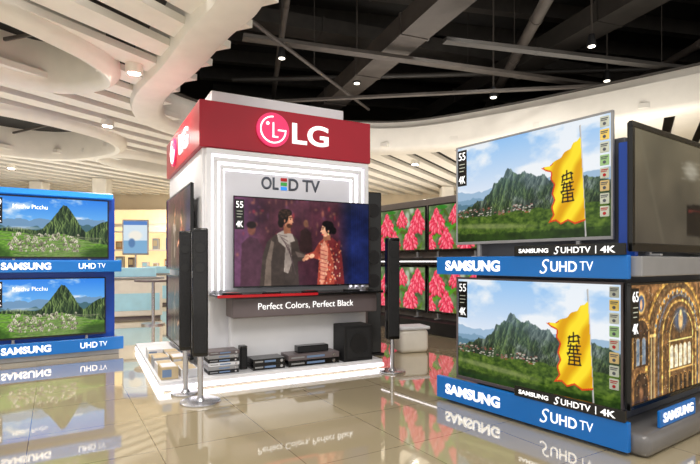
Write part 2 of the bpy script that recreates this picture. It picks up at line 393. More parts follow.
def pic_arches(W=300, H=172):
    c = Cv(W, H); U, V = c.U, c.V
    f = fbm(c.X, V, 30, 4, 403); g = fbm(c.X, V, 3, 3, 410)
    c.C = st3(0.22+0.44*f, 0.15+0.32*f, 0.09+0.20*f)*(0.5+0.8*g[...,None])
    def arch(cx, cy, r, bot, gold=(0.9,0.66,0.30), inner=(0.12,0.08,0.06), th=0.86, teeth=24):
        dx = (U-cx)*c.A; rr = np.hypot(dx, V-cy); up = V < cy; lo = (~up) & (V < bot)
        ring = ((rr < r) & (rr > r*th) & up) | ((np.abs(dx) < r) & (np.abs(dx) > r*th) & lo)
        ins = ((rr < r*th) & up) | ((np.abs(dx) < r*th) & lo)
        c.put(ins.astype(float), st3(inner[0]+0.28*f, inner[1]+0.20*f, inner[2]+0.12*f))
        c.put(ring.astype(float), st3(gold[0]*(0.35+0.9*f), gold[1]*(0.35+0.9*f), gold[2]*(0.35+0.9*f)))
        k = (np.sin(np.arctan2(V-cy, dx)*teeth) > 0.2) & (rr < r) & (rr > r*(th+0.04)) & up
        c.put(k.astype(float), (0.25,0.12,0.08), 0.45)
    for i in range(7):
        q = 1-0.095*i
        arch(0.46+0.010*i, 0.50, 0.56*q, 1.1, [(0.90,0.68,0.34),(0.52,0.40,0.26),(0.85,0.60,0.30),(0.38,0.38,0.40),(0.90,0.70,0.38),(0.55,0.38,0.22),(0.95,0.76,0.42)][i], (0.22,0.16,0.10), 0.93, 56-6*i)
    for i in range(15):
        a = math.pi*(i+0.5)/15; x = 0.47+math.cos(a)*0.42/c.A; y = 0.50-math.sin(a)*0.42
        c.ell(x, y, .018, .026, (0.85,0.70,0.42),soft=.4); c.ell(x, y, .011, .017, (0.30,0.42,0.55),soft=.4)
    c.ell(.51,.34,.13,.11,(0.22,0.32,0.46),0,.7,.5); c.ell(.51,.35,.045,.09,(0.88,0.70,0.44),0,.8,.5); c.ell(.51,.28,.02,.028,(0.95,0.80,0.55))
    for i in range(-2,3):
        arch(0.51+i*0.050, 0.60, 0.034, 0.78, (0.88,0.68,0.38), (0.66,0.66,0.60))
    c.line([(.38,.53),(.64,.53)],.014,(0.95,0.78,0.48)); c.line([(.38,.80),(.64,.80)],.014,(0.85,0.65,0.38))
    for i in range(-2,3): arch(0.51+i*0.052, 0.88, 0.037, 1.1, (0.72,0.52,0.28), (0.04,0.03,0.03))
    for x0 in (0.10, 0.86, 0.98):
        arch(x0, 0.42, 0.14, 0.70, (0.78,0.58,0.32), (0.10,0.07,0.06))
        for dx in (-0.03,0.025): arch(x0+dx, 0.48, 0.032, 0.68, (0.85,0.68,0.4), (0.30,0.38,0.46))
        arch(x0, 0.86, 0.13, 1.1, (0.65,0.46,0.26), (0.06,0.04,0.04)); c.ell(x0,.92,.03,.06,(0.7,0.48,0.32),0,.5,.8)
        c.ell(x0, 0.16, 0.070, 0.09, (0.82,0.65,0.36),soft=.3); c.ell(x0, 0.16, 0.052, 0.07, (0.20,0.29,0.42),soft=.3); c.ell(x0,.17,.02,.045,(0.80,0.60,0.44),soft=.5)
    for x in (0.20,0.228,0.765,0.737):
        c.line([(x,0.45),(x,1.0)], 0.022, (0.50,0.38,0.27)); c.line([(x-0.003,0.45),(x-0.003,1.0)], 0.006, (0.92,0.80,0.58)); c.line([(x-.012,.45),(x+.012,.45)],.025,(0.90,0.74,0.45))
    rs = np.random.RandomState(77)
    for i in range(420): c.ell(rs.rand(), rs.rand(), .003+.003*rs.rand(),.005,[(0.98,0.84,0.52),(0.30,0.40,0.52),(0.5,0.25,0.16),(0.9,0.88,0.76)][i%4],al=.55)
    c.C = np.clip(c.C*(0.95+0.55*f[...,None]),0,1)
    return c.C
def pic_reflections(W=120, H=70):  # grey-green picture with a bright reflection patch and dark object painted in
    c = Cv(W, H); f = fbm(c.X, c.V, 2, 3, 500); V = c.V
    c.C = st3(0.33+0.17*f-0.14*V, 0.31+0.15*f-0.13*V, 0.25+0.12*f-0.09*V)
    c.ell(.62,.26,.14,.08,(0.74,0.72,0.66),0,.6,.9)
    for i in range(4): c.line([(.50,.20+.05*i),(.9,.15+.05*i)],.010,(0.8,0.78,0.7),.35)
    c.poly([(.57,.60),(.80,.58),(.80,.92),(.57,.90)],(0.05,0.045,0.045)); c.line([(.59,.66),(.78,.645)],.02,(0.4,0.1,0.1))
    c.line([(0.05,0),(0.30,1)],0.05,(0.45,0.43,0.36),.25)
    c.blur(1)
    return c.C
def pic_poster(W=60, H=80):
    c = Cv(W, H, 0.7); c.C[:] = (0.84,0.90,0.94)
    c.put((c.V > 0.6).astype(float), (0.50,0.68,0.82)); c.ell(.5,.45,.2,.15,(0.95,0.93,0.88),soft=.4); c.ell(.35,.68,.1,.14,(0.35,0.5,0.68),soft=.4)
    c.put((c.V < 0.12).astype(float), (0.35,0.52,0.78))
    return c.C

def pic_mesh(name, C, w, h):
    H, W, _ = C.shape
    x = np.linspace(0, w, W); z = np.linspace(h, 0, H); X, Z = np.meshgrid(x, z)
    co = np.zeros((H*W, 3), np.float32); co[:,0] = X.ravel(); co[:,2] = Z.ravel()
    i = np.arange((H-1)*(W-1)); r = i//(W-1); q = i % (W-1)
    a = r*W+q; F = np.stack([a+W, a+W+1, a+1, a], -1)
    me = bpy.data.meshes.new(name)
    me.vertices.add(H*W); me.vertices.foreach_set('co', co.ravel())
    n = len(F); me.loops.add(n*4); me.loops.foreach_set('vertex_index', F.ravel().astype(np.int32))
    me.polygons.add(n); me.polygons.foreach_set('loop_start', (np.arange(n)*4).astype(np.int32))
    try: me.polygons.foreach_set('loop_total', np.full(n, 4, np.int32))
    except Exception: pass
    me.update(calc_edges=True)
    ca = me.color_attributes.new('Col', 'FLOAT_COLOR', 'POINT')
    c = np.clip(C, 0, 1); L = np.where(c <= 0.04045, c/12.92, ((c+0.055)/1.055)**2.4)
    buf = np.ones((H*W, 4), np.float32); buf[:, :3] = L.reshape(-1, 3)
    ca.data.foreach_set('color', buf.ravel())
    me.materials.append(SCREEN); me.validate(); return me

P_MT = pic_mountain(); P_TE = pic_terraces(); P_FL = pic_flowers(); P_PE = pic_people(); P_AR = pic_arches(); P_RF = pic_reflections()

# ------------------------------------------------------------------ frames
class Fr:
    def __init__(s, x, y, ang): s.x, s.y, s.a = x, y, math.radians(ang); s.c, s.s = math.cos(s.a), math.sin(s.a)
    def p(s, a, b, z=0): return (s.x+s.c*a-s.s*b, s.y+s.s*a+s.c*b, z)
K = Fr(-1.273, 4.3, 27.77)
S = Fr(0.784, 3.70, -54.4)
M = Fr(-3.54, 4.92, 33.2)
Fw = Fr(0.486, 8.1, -54.4)

def make_tv(fr, a, b, z, w, h, pic, label, group=None, rot=0.0, feet=0.0, stickers=False, tag=None, bez=0.013, d=0.05, bmat=None, title=None):
    t = thing('television', label, 'television', fr.p(a, b, z), fr.a+rot, group)
    mb = MB(); bz = bez
    mb.box(0, w, 0.0, 0.02, 0, bz*1.6, 0.002, 1).box(0, w, 0.0, 0.02, h-bz, h, 0.002, 1)
    mb.box(0, bz, 0.0, 0.02, bz, h-bz, 0.002, 1).box(w-bz, w, 0.0, 0.02, bz, h-bz, 0.002, 1)
    part(t, 'bezel', mb, bmat or BLACK)
    mb = MB(); mb.box(0.004, w-0.004, 0.012, 0.03, 0.004, h-0.004, 0.003, 1).box(w*0.12, w*0.88, 0.028, d, h*0.06, h*0.7, 0.008, 2)
    part(t, 'back_cover', mb, BLACKM)
    part(t, 'screen', pic_mesh('screen', pic, w-2*bz+0.002, h-2.6*bz+0.002), None, (bz-0.001, 0.008, bz*1.6-0.001))
    if feet > 0:
        for fx in (0.18, 0.82):
            mb = MB(); mb.box(w*fx-0.012, w*fx+0.012, 0.005, 0.03, -feet, 0.01, 0.002, 1).box(w*fx-0.015, w*fx+0.015, -0.05, 0.10, -feet, -feet+0.012, 0.003, 1)
            part(t, 'foot', mb, LSILV)
    if tag:
        o = part(t, 'size_tag', MB().box(bz+0.005, bz+0.085, 0.003, 0.007, h-0.29, h-0.03), BLACK, label='black size tag with white figures')
        text(o, tag, bz+0.045, 0.003, h-0.075, 0.062, 0.055, bold=0.0, ext=0.002)
        text(o, '4K', bz+0.045, 0.003, h-0.245, 0.062, 0.055, bold=0.01, ext=0.002)
        part(o, 'tag_line', MB().box(bz+0.02, bz+0.07, 0.001, 0.003, h-0.135, h-0.130).box(bz+0.02, bz+0.07, 0.001, 0.003, h-0.16, h-0.155).box(bz+0.02, bz+0.06, 0.001, 0.003, h-0.185, h-0.180), STW)
    if title:
        text(t, title, bz+0.32, 0.006, h-0.11, 0.30, 0.042, bold=0.0, ext=0.002)
    if stickers:
        ms = [STW, YEL, STW, GRN, STW, PINK, STW, STW]
        for i in range(8):
            z0 = h-0.085-i*0.072
            o = part(t, 'sticker', MB().box(w-bz-0.062, w-bz-0.010, 0.003, 0.007, z0, z0+0.060, 0.003, 1), ms[i], label='small printed feature sticker')
            part(o, 'sticker_print', MB().box(w-bz-0.056, w-bz-0.016, 0.001, 0.003, z0+0.045, z0+0.050).box(w-bz-0.056, w-bz-0.022, 0.001, 0.003, z0+0.036, z0+0.040).cyl((w-bz-0.036, 0.002, z0+0.018), 0.009, 0.002, 'y', 16), [LETD, REDS, LETD][i%3] if ms[i] is STW else LETD)
    return t

# ------------------------------------------------------------------ SHELL
def smoothpath(pts, n=8):
    out = []; P = [Vector(p) for p in pts]
    for i in range(len(P)-1):
        p0 = P[max(i-1, 0)]; p1 = P[i]; p2 = P[i+1]; p3 = P[min(i+2, len(P)-1)]
        for k in range(n):
            t = k/n
            q = 0.5*((2*p1)+(p2-p0)*t+(2*p0-5*p1+4*p2-p3)*t*t+(3*p1-p0-3*p2+p3)*t**3)
            out.append((q.x, q.y))
    out.append(tuple(P[-1])); return out
fm = bpy.data.materials.new('floor_tiles'); fm.use_nodes = True
nt = fm.node_tree; b = nt.nodes['Principled BSDF']
tc = nt.nodes.new('ShaderNodeTexCoord'); mp = nt.nodes.new('ShaderNodeMapping'); mp.inputs['Rotation'].default_value = (0,0,math.radians(-30.5)); mp.inputs['Location'].default_value = (0.13,0.2,0)
br = nt.nodes.new('ShaderNodeTexBrick'); br.offset = 0.0; br.squash = 1.0
br.inputs['Scale'].default_value = 1.0; br.inputs['Brick Width'].default_value = 0.6; br.inputs['Row Height'].default_value = 0.6
br.inputs['Mortar Size'].default_value = 0.0028; br.inputs['Mortar Smooth'].default_value = 0.2
br.inputs['Color1'].default_value = lin((0.79,0.73,0.60))+(1,); br.inputs['Color2'].default_value = lin((0.76,0.70,0.57))+(1,); br.inputs['Mortar'].default_value = lin((0.56,0.49,0.38))+(1,)
nz = nt.nodes.new('ShaderNodeTexNoise'); nz.inputs['Scale'].default_value = 2.5; nz.inputs['Detail'].default_value = 5
mx = nt.nodes.new('ShaderNodeMixRGB'); mx.blend_type = 'MULTIPLY'; mx.inputs['Fac'].default_value = 0.10
nt.links.new(tc.outputs['Object'], mp.inputs['Vector']); nt.links.new(mp.outputs['Vector'], br.inputs['Vector']); nt.links.new(mp.outputs['Vector'], nz.inputs['Vector'])
nt.links.new(br.outputs['Color'], mx.inputs['Color1']); nt.links.new(nz.outputs['Fac'], mx.inputs['Color2']); nt.links.new(mx.outputs['Color'], b.inputs['Base Color'])
b.inputs['Roughness'].default_value = 0.045; b.inputs['IOR'].default_value = 1.85; b.inputs['Coat Weight'].default_value = 1.0; b.inputs['Coat Roughness'].default_value = 0.025; b.inputs['Coat IOR'].default_value = 1.6
struct('floor', MB().box(-11,11,-3,14.1,-0.1,0), fm)
struct('wall_back', MB().box(-11,11,14,14.15,0,4.9), CREAM)
struct('wall_left', MB().box(-11.15,-11,3,14.15,0,4.9), CREAM)
struct('wall_right', MB().box(11,11.15,3,14.15,0,4.9), CREAM)
struct('ceiling', MB().box(-11,11,3.0,14.15,4.9,5.0), VOID)

E = [(-.35,2.9),(-.62,3.6),(-.95,4.05),(-1.45,4.8),(-2.1,5.7),(-2.35,6.5),(-2.0,7.2),(-1.2,7.75),(0,8.05),(1.0,8.0),(2.2,7.25),(3.9,5.8),(5.2,4.5),(6.4,2.9)]
Ep = smoothpath(E, 8)
prof = [(0,3.16),(0,2.86),(0.03,2.81),(0.07,2.79),(0.30,2.79),(0.34,2.80),(0.36,2.84),(0.36,3.3),(0.10,3.3),(0.10,3.16)]
struct('trim_1', MB().sweep(Ep, prof), WHITEC, True)
def sup(cx, cy, rx, ry, n=48, e=2.6, rot=0):
    out = []
    for i in range(n):
        t = 2*math.pi*i/n; c_, s_ = math.cos(t), math.sin(t)
        x = math.copysign(abs(c_)**(2/e), c_)*rx; y = math.copysign(abs(s_)**(2/e), s_)*ry
        out.append((cx+x*math.cos(rot)-y*math.sin(rot), cy+x*math.sin(rot)+y*math.cos(rot)))
    return out
HP = [(-2.98,4.20,.54,.90,-.30,.15),(-4.95,7.1,1.20,1.40,-.5,.17),(-3.75,9.3,.42,.9,-.4,.14),(3.6,9.8,.9,1.2,-.4,.2),(-1.0,10.4,.8,1.1,-.4,.2)]
holes = [sup(a,b_,c_,d_,rot=r_) for a,b_,c_,d_,r_,_ in HP]
def inside(pt, poly):
    x, y = pt; r = False; n = len(poly)
    for i in range(n):
        x0, y0 = poly[i]; x1, y1 = poly[(i+1) % n]
        if (y0 > y) != (y1 > y) and x < (x1-x0)*(y-y0)/(y1-y0)+x0: r = not r
    return r
region = Ep+[(11,2.9),(11,14),(-11,14),(-11,2.9)]
mb = MB(); ux, uy = 0.5, 0.866; px_, py_ = -uy, ux
def plank(mb, p0, p1, w, z0, z1, tilt):
    a = math.atan2(p1[1]-p0[1], p1[0]-p0[0]); L = math.hypot(p1[0]-p0[0], p1[1]-p0[1])
    mb.box(0, L, -w/2, w/2, -(z1-z0)/2, (z1-z0)/2, M=Matrix.Translation((p0[0], p0[1], (z0+z1)/2)) @ Matrix.Rotation(a, 4, 'Z') @ Matrix.Rotation(tilt, 4, 'X'))
k = -14.0
while k < 14:
    start = None; t = -4
    while t < 20:
        p = (px_*k+ux*t, py_*k+uy*t)
        ok = (-9 < p[0] < 9 and 2.9 < p[1] < 13.9) and inside(p, region) and not any(inside(p, h) for h in holes)
        if ok and start is None: start = t
        if (not ok or t+0.05 >= 20) and start is not None:
            if t-start > 0.15: plank(mb, (px_*k+ux*start, py_*k+uy*start), (px_*k+ux*t, py_*k+uy*t), 0.29, 2.87, 2.93, math.radians(4))
            start = None
        t += 0.05
    k += 0.42
struct('ceiling', mb, WHITEC)
mbp = MB()
vs = [mbp.bm.verts.new((x, y, 3.28)) for x, y in region]
es = [mbp.bm.edges.new((vs[i], vs[(i+1) % len(vs)])) for i in range(len(vs))]
bmesh.ops.triangle_fill(mbp.bm, use_beauty=True, use_dissolve=False, edges=es)
struct('ceiling', mbp, PLEN)
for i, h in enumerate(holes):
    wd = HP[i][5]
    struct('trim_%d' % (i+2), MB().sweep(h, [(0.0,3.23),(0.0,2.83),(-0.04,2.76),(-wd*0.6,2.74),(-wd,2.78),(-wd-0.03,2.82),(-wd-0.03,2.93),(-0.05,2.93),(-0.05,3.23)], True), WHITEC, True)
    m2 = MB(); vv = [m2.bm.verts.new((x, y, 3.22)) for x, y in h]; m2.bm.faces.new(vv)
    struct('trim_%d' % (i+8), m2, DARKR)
    a,b_,c_,d_,r_,_ = HP[i]; m3 = MB()
    for q in (-0.4,0.0,0.4):
        m3.box(-c_*0.92,c_*0.92,q*d_*1.3-0.012,q*d_*1.3+0.012,3.12,3.15, M=Matrix.Translation((a,b_,0)) @ Matrix.Rotation(r_,4,'Z'))
    m3.box(-0.012,0.012,-d_*0.92,d_*0.92,3.12,3.15, M=Matrix.Translation((a,b_,0)) @ Matrix.Rotation(r_,4,'Z'))
    struct('trim_%d' % (i+14), m3, mat('mullion_grey',(0.38,0.36,0.34),0.6))

# ducts / pipes in the open void
def duct(name, p0, p1, w, h, label, cat, rnd=False, m=None):
    mb = MB()
    if rnd: mb.beam(p0, p1, w, w, True)
    else: mb.beam(p0, p1, w, h)
    P0 = Vector(p0); P1 = Vector(p1); n = max(2, int((P1-P0).length/1.1))
    for i in range(1, n):
        q = P0.lerp(P1, i/n); dd = (P1-P0).normalized()*0.02
        if rnd: mb.beam(q-dd, q+dd, w*1.12, w, True)
        else: mb.beam(q-dd, q+dd, w*1.08, h*1.08)
    if rnd:
        q = P0.lerp(P1, 0.5); mb.beam(q, (q.x, q.y, 4.9), 0.008, 0.008)
    ob = mb.mesh(name, m or DUCT, rnd)
    obj(name, ob, label=label, category=cat)
duct('air_duct', (1.25,4.6,3.75), (-0.75,9.6,3.75), 0.36, 0.24, 'long dark grey rectangular air duct under the black ceiling', 'duct')
duct('air_duct', (3.6,5.2,4.1), (1.4,11.5,4.1), 0.40, 0.25, 'dark painted rectangular duct crossing the open ceiling', 'duct', m=DUCT2)
duct('air_duct', (-1.6,7.0,4.45), (6.5,10.0,4.45), 0.35, 0.2, 'black transverse duct close to the ceiling slab', 'duct', m=DUCT2)
for i in range(8):
    y = 5.2+i*0.95
    duct('ceiling_beam', (-3.0,y-0.9,4.78), (8.0,y+1.6,4.78), 0.14, 0.22, 'dark brown painted structural beam below the ceiling slab', 'beam', m=DUCT2)
duct('cable_tray', (-1.2,5.6,3.52), (5.8,7.9,3.52), 0.13, 0.04, 'thin dark cable tray running across the void', 'cable tray')
duct('cable_tray', (1.0,5.3,3.35), (6.5,6.7,3.35), 0.10, 0.04, 'narrow dark cable tray hanging below the ducts', 'cable tray', m=DUCT2)
duct('cable_tray', (-2.0,7.3,3.30), (4.8,6.3,3.30), 0.07, 0.03, 'slim cable tray crossing under the main duct', 'cable tray')
duct('pipe', (-1.2,4.6,3.44), (0.3,8.0,3.44), 0.022, 0, 'thin dark grey pipe', 'pipe', True, DUCT)
duct('pipe', (-0.5,4.6,4.0), (-1.5,9.6,4.0), 0.04, 0, 'dark pipe beside the main duct', 'pipe', True, DUCT)
duct('pipe', (2.1,4.8,3.9), (2.6,9.5,3.9), 0.07, 0, 'round dark spiral pipe', 'pipe', True, DUCT)
duct('pipe', (4.4,4.8,3.7), (4.2,9.0,3.7), 0.05, 0, 'round pipe over the curved soffit', 'pipe', True, DUCT)
duct('pipe', (-1.9,8.1,3.95), (5.6,7.6,3.95), 0.04, 0, 'dark conduit crossing the main duct', 'pipe', True, DUCT2)
duct('pipe', (0.6,10.2,3.6), (6.0,10.7,3.6), 0.05, 0, 'dark pipe running over the rear soffit', 'pipe', True, DUCT)
duct('pipe', (3.0,5.0,4.3), (7.0,7.4,4.3), 0.05, 0, 'dark diagonal pipe high in the void', 'pipe', True, DUCT)
for x, y, z in ((1.95,6.8,3.25),(0.1,7.3,3.62),(3.7,7.2,3.62),(-0.9,6.6,3.7),(2.9,6.0,3.6)):
    t = thing('pendant_spotlight', 'small black spotlight hanging on a rod from the dark ceiling', 'ceiling lamp', (x,y,z), 0, 'spotlights in the open ceiling')
    part(t, 'rod', MB().cyl((0,0,(4.9-z)/2+0.05),0.012,4.9-z-0.1), DUCT)
    part(t, 'housing', MB().cyl((0,0,0.06),0.055,0.14,r2=0.035,bev=0.004), BLACKM, smooth=True)
    part(t, 'lens', MB().cyl((0,0,-0.014),0.04,0.008), LAMP)

for i, (x, y) in enumerate([(-2.05,4.75),(-5.2,5.2),(-3.2,6.6),(-2.6,9.6),(1.2,9.2),(3.2,8.2),(5.2,7.0),(-6.5,9.6),(0.1,11.8),(-4.6,12.9)]):
    t = thing('downlight', 'round recessed white downlight in the slatted ceiling', 'ceiling lamp', (x,y,2.79), 0, 'recessed downlights')
    part(t, 'ring', MB().sweep([(0.055*math.cos(a*math.pi/12),0.055*math.sin(a*math.pi/12)) for a in range(24)], [(0,0.09),(0,0),(-0.025,0),(-0.025,0.09)], True), WHITEC, smooth=True)
    part(t, 'lens', MB().cyl((0,0,0.03),0.053,0.01), LAMP)
    L = bpy.data.lights.new('downlight_lamp','AREA'); L.shape='DISK'; L.size=0.10; L.energy=48; L.color=(1,0.94,0.86)
    lo = bpy.data.objects.new('downlight_lamp', L); COL.objects.link(lo); lo.location=(0,0,0.02); lo.parent=t

# ------------------------------------------------------------------ KIOSK
k = thing('display_kiosk', 'white illuminated kiosk with red sign band and glowing low platform', 'display stand', K.p(0,0), K.a)
W_, D_ = 1.62, 1.9
part(k, 'body', MB().box(0, W_, 0, D_, 0.085, 1.99, 0.01), KWHITE)
part(k, 'top_cap', MB().box(0.12, W_-0.15, 0.2, D_-0.2, 2.385, 2.56, 0.01), KWHITE)
sign = part(k, 'sign_band', MB().box(-0.03, W_+0.03, -0.04, D_+0.02, 1.99, 2.39, 0.006), RED, label='crimson sign band')
def emblem(par, cx, y, cz, r, rz=0.0):
    e = part(par, 'emblem', MB().cyl((0,-0.006,0), r, 0.02, 'y', 48), LOGO, (cx,y,cz), rz, label='round pink emblem with a stylised face')
    def arc(a0, a1, rr, w, n=30):
        mb = MB(); q = [(math.cos(math.radians(a0+(a1-a0)*i/n))*rr, math.sin(math.radians(a0+(a1-a0)*i/n))*rr) for i in range(n+1)]
        for (x0,z0),(x1,z1) in zip(q[:-1], q[1:]): mb.beam((x0,-0.019,z0),(x1,-0.019,z1), 0.008, w)
        return mb
    mb = arc(90, 360, r*0.76, r*0.085)
    mb.box(r*0.28, r*0.80, -0.023, -0.015, -r*0.045, r*0.045)
    mb.box(-r*0.045, r*0.045, -0.023, -0.015, -r*0.42, r*0.42).box(-r*0.045, r*0.30, -0.023, -0.015, -r*0.45, -r*0.36)
    mb.cyl((-r*0.34,-0.019,r*0.34), r*0.10, 0.008, 'y', 20)
    part(e, 'emblem_lines', mb, LET)
emblem(sign, 0.62, -0.045, 2.20, 0.155)
text(sign, 'LG', 0.995, -0.04, 2.195, 0.37, 0.195, bold=0.02, ext=0.012)
emblem(sign, -0.03, 1.35, 2.20, 0.155, -math.pi/2)
text(sign, 'LG', -0.03, 0.72, 2.195, 0.50, 0.195, rz=-math.pi/2, bold=0.02, ext=0.012)
def frame(x0,x1,z0,z1,w,y0,y1):
    return MB().box(x0,x1,y0,y1,z1-w,z1,0.003,1).box(x0,x0+w,y0,y1,z0,z1-w,0.003,1).box(x1-w,x1,y0,y1,z0,z1-w,0.003,1)
part(k, 'front_frame', frame(0.02,1.60,0.75,1.97,0.04,-0.09,0.0), KWHITE)
part(k, 'front_frame', frame(0.085,1.535,0.75,1.905,0.035,-0.065,0.0), KWHITE)
part(k, 'front_frame', frame(0.145,1.475,0.75,1.845,0.03,-0.04,0.0), KWHITE)
part(k, 'light_strip', frame(0.06,1.56,0.75,1.93,0.025,-0.012,-0.001), GLOW)
part(k, 'light_strip', frame(0.12,1.50,0.75,1.87,0.025,-0.010,-0.001), GLOW)
part(k, 'light_strip', frame(0.175,1.445,0.75,1.815,0.014,-0.018,-0.001), GLOW)
part(k, 'grey_panel', MB().box(0.175,1.445,-0.012,0,0.75,1.815), PANEL)
zt = 1.72
text(k, 'OL', 0.605, -0.012, zt, 0.165, 0.115, LETD, bold=0.025)
for i,mm in enumerate((REDS,GRNM,LBLUE)):
    part(k, 'colour_mark', MB().box(0.708,0.768,-0.019,-0.012,zt+0.026-i*0.041,zt+0.056-i*0.041), mm)
text(k, 'D TV', 0.945, -0.012, zt, 0.32, 0.115, LETD, bold=0.025)
part(k, 'shelf', MB().box(0.06,1.64,-0.31,0,0.705,0.728,0.006), BLACK, label='glossy black glass shelf')
part(k, 'shelf_edge', MB().box(0.06,0.95,-0.322,-0.308,0.704,0.728,0.003,1), REDS, label='red shelf edge')
tr = part(k, 'sign_tray', MB().box(0.20,1.60,-0.25,-0.02,0.525,0.70,0.012), GREY, label='charcoal sign panel with white slogan')
text(tr, 'Perfect Colors, Perfect Black', 0.88, -0.25, 0.615, 0.92, 0.065, bold=-0.005)
part(k, 'lower_panel', MB().box(0.22,1.57,-0.10,0,0.085,0.525,0.02), KWHITE)
part(k, 'platform', MB().box(-0.39,1.60,-0.36,D_-0.2,0.045,0.085,0.008), KWHITE)
part(k, 'platform_base', MB().box(-0.35,1.56,-0.32,D_-0.24,0.0,0.03), LSILV)
part(k, 'platform_light', MB().box(-0.397,1.607,-0.367,D_-0.2,0.018,0.046), GLOW, label='glowing white strip')
part(k, 'side_return', MB().box(1.62,1.70,0.1,D_-0.1,0.085,1.9,0.008), GREY)

make_tv(K, 0.245, -0.11, 0.775, 1.355, 0.80, P_PE, 'large television showing two people in coats clasping hands', None, bez=0.008, tag='55', d=0.07)
def side_tv(y1, z, w, h, pic, lab):
    p = K.p(-0.075, y1, z)
    fr = Fr(p[0], p[1], 27.77-90)
    return make_tv(fr, 0, 0, z, w, h, pic, lab, bez=0.012, d=0.07)
side_tv(1.62, 0.92, 1.5, 0.78, P_PE[::2, ::2], 'kiosk side television showing a dim stage scene')
side_tv(1.62, 0.14, 1.5, 0.72, P_PE[::2, ::2]*0.6, 'lower kiosk side television with a dark picture')

def box_thing(fr, name, label, cat, a0,a1,b0,b1,z0,z1, m, detail, group=None, bev=0.006):
    t = thing(name, label, cat, fr.p((a0+a1)/2,(b0+b1)/2,z0), fr.a, group)
    w,d,h = a1-a0,b1-b0,z1-z0
    part(t, 'body', MB().box(-w/2,w/2,-d/2,d/2,0.0,h,bev), m)
    if detail == 'player':
        part(t, 'display', MB().box(-w*0.15,w*0.2,-d/2-0.003,-d/2,h*0.35,h*0.7), PAPERB)
        part(t, 'disc_tray', MB().box(-w*0.45,-w*0.2,-d/2-0.003,-d/2,h*0.4,h*0.65), LSILV)
        part(t, 'knob', MB().cyl((w*0.38,-d/2-0.004,h*0.5), h*0.28, 0.012,'y',20), SILVER)
    elif detail == 'carton':
        part(t, 'print', MB().box(-w*0.42,w*0.1,-d/2-0.002,-d/2,h*0.2,h*0.8), random.choice([PAPERB, GREY, PAPER]))
        part(t, 'top_print', MB().box(-w*0.42,w*0.42,-d*0.42,d*0.42,h,h+0.001), random.choice([PAPERB, PAPER, BEIGE, LSILV]))
    elif detail == 'sub':
        part(t, 'grille', MB().box(-w*0.42,w*0.42,-d/2-0.006,-d/2,h*0.08,h*0.92,0.004,1), GRILL)
        part(t, 'speaker_cone', MB().cyl((0,-d/2-0.008,h*0.5), w*0.3, 0.01,'y',28), BLACKM)
    elif detail == 'bar':
        part(t, 'grille', MB().box(-w*0.46,w*0.46,-d/2-0.004,-d/2,h*0.12,h*0.88), GRILL)
    return t
zb = 0.086
for i in range(6):
    j = random.uniform(-0.012,0.012)
    box_thing(K,'disc_player','slim disc player in a stack on the lit platform','disc player',0.0+j,0.25+j,-0.29,-0.11,zb+i*0.031,zb+i*0.031+0.029,[BLACKM,LSILV,PAPER,BLACKM,LSILV,GREY][i],'player','stack of slim players',0.003)
box_thing(K,'small_speaker','small upright black satellite speaker','speaker',0.275,0.335,-0.22,-0.14,zb,zb+0.20,BLACK,'sub')
for i in range(2):
    box_thing(K,'disc_player','black disc player on the lit platform','disc player',0.36,0.64,-0.31,-0.12,zb+i*0.047,zb+i*0.047+0.045,BLACK,'player','pair of black players',0.003)
for i in range(2):
    box_thing(K,'receiver','wide black amplifier receiver on the lit platform','receiver',0.67,1.16,-0.32,-0.12,zb+i*0.052,zb+i*0.052+0.05,[BLACK,GREY][i],'player','stacked receivers',0.004)
box_thing(K,'soundbar','short black soundbar resting on the receivers','speaker',0.78,1.08,-0.26,-0.17,zb+0.104,zb+0.165,BLACK,'bar')
box_thing(K,'subwoofer','black cube subwoofer with cloth grille','speaker',1.20,1.50,-0.34,-0.11,zb,zb+0.33,BLACKM,'sub')
for r in range(2):
    for q in range(5):
        h = random.uniform(0.05,0.10)
        box_thing(K,'carton','flat printed product carton on the side ledge of the platform','box',-0.37+r*0.15,-0.24+r*0.15,-0.30+q*0.23,-0.10+q*0.23,zb,zb+h,[BEIGE,PAPER,LSILV][(q+r)%3],'carton','cartons on the side ledge',0.003)
for i,(a,bb) in enumerate([(0.2,-0.24),(0.55,-0.22),(0.9,-0.24),(1.35,-0.2)]):
    t = thing('remote_control','slim black remote control lying on the glass shelf','remote control',K.p(a,bb,0.728),K.a+random.uniform(-.4,.4),'remote controls')
    part(t,'body',MB().box(-0.08,0.08,-0.02,0.02,0,0.015,0.005),BLACKM)
    part(t,'button_pad',MB().box(-0.05,0.06,-0.012,0.012,0.015,0.017),[REDS,LSILV][i%2])

def tower(x, y, h, w, zb_, label, rb=0.112):
    t = thing('tower_speaker', label, 'speaker', (x,y,0), math.radians(15), 'slim tower speakers')
    part(t,'base',MB().cyl((0,0,0.008),rb,0.016,bev=0.004,seg=48).cyl((0,0,0.022),0.04,0.02,r2=0.025),SILVER,smooth=True,label='round polished silver base')
    part(t,'pole',MB().cyl((0,0.0,zb_/2+0.02),0.02,zb_),SILVER,smooth=True)
    part(t,'cabinet',MB().box(-w/2,w/2,-w*0.38,w*0.45,zb_,h,0.012,3),BLACK,smooth=True)
    part(t,'grille',MB().box(-w*0.42,w*0.42,-w*0.38-0.012,-w*0.38,zb_+0.03,h-0.03,0.004,2),GRILL)
    part(t,'speaker_cone',MB().cyl((0,-w*0.38-0.013,h-0.14),w*0.32,0.006,'y',24),BLACKM)
    part(t,'speaker_cone',MB().cyl((0,-w*0.38-0.013,h-0.28),w*0.32,0.006,'y',24),BLACKM)
tower(-1.25,3.80,1.235,0.09,0.33,'slim black tower speaker on a silver pole with round base',0.11)
tower(-1.065,3.56,1.24,0.105,0.33,'slim black tower speaker standing before the kiosk corner',0.14)
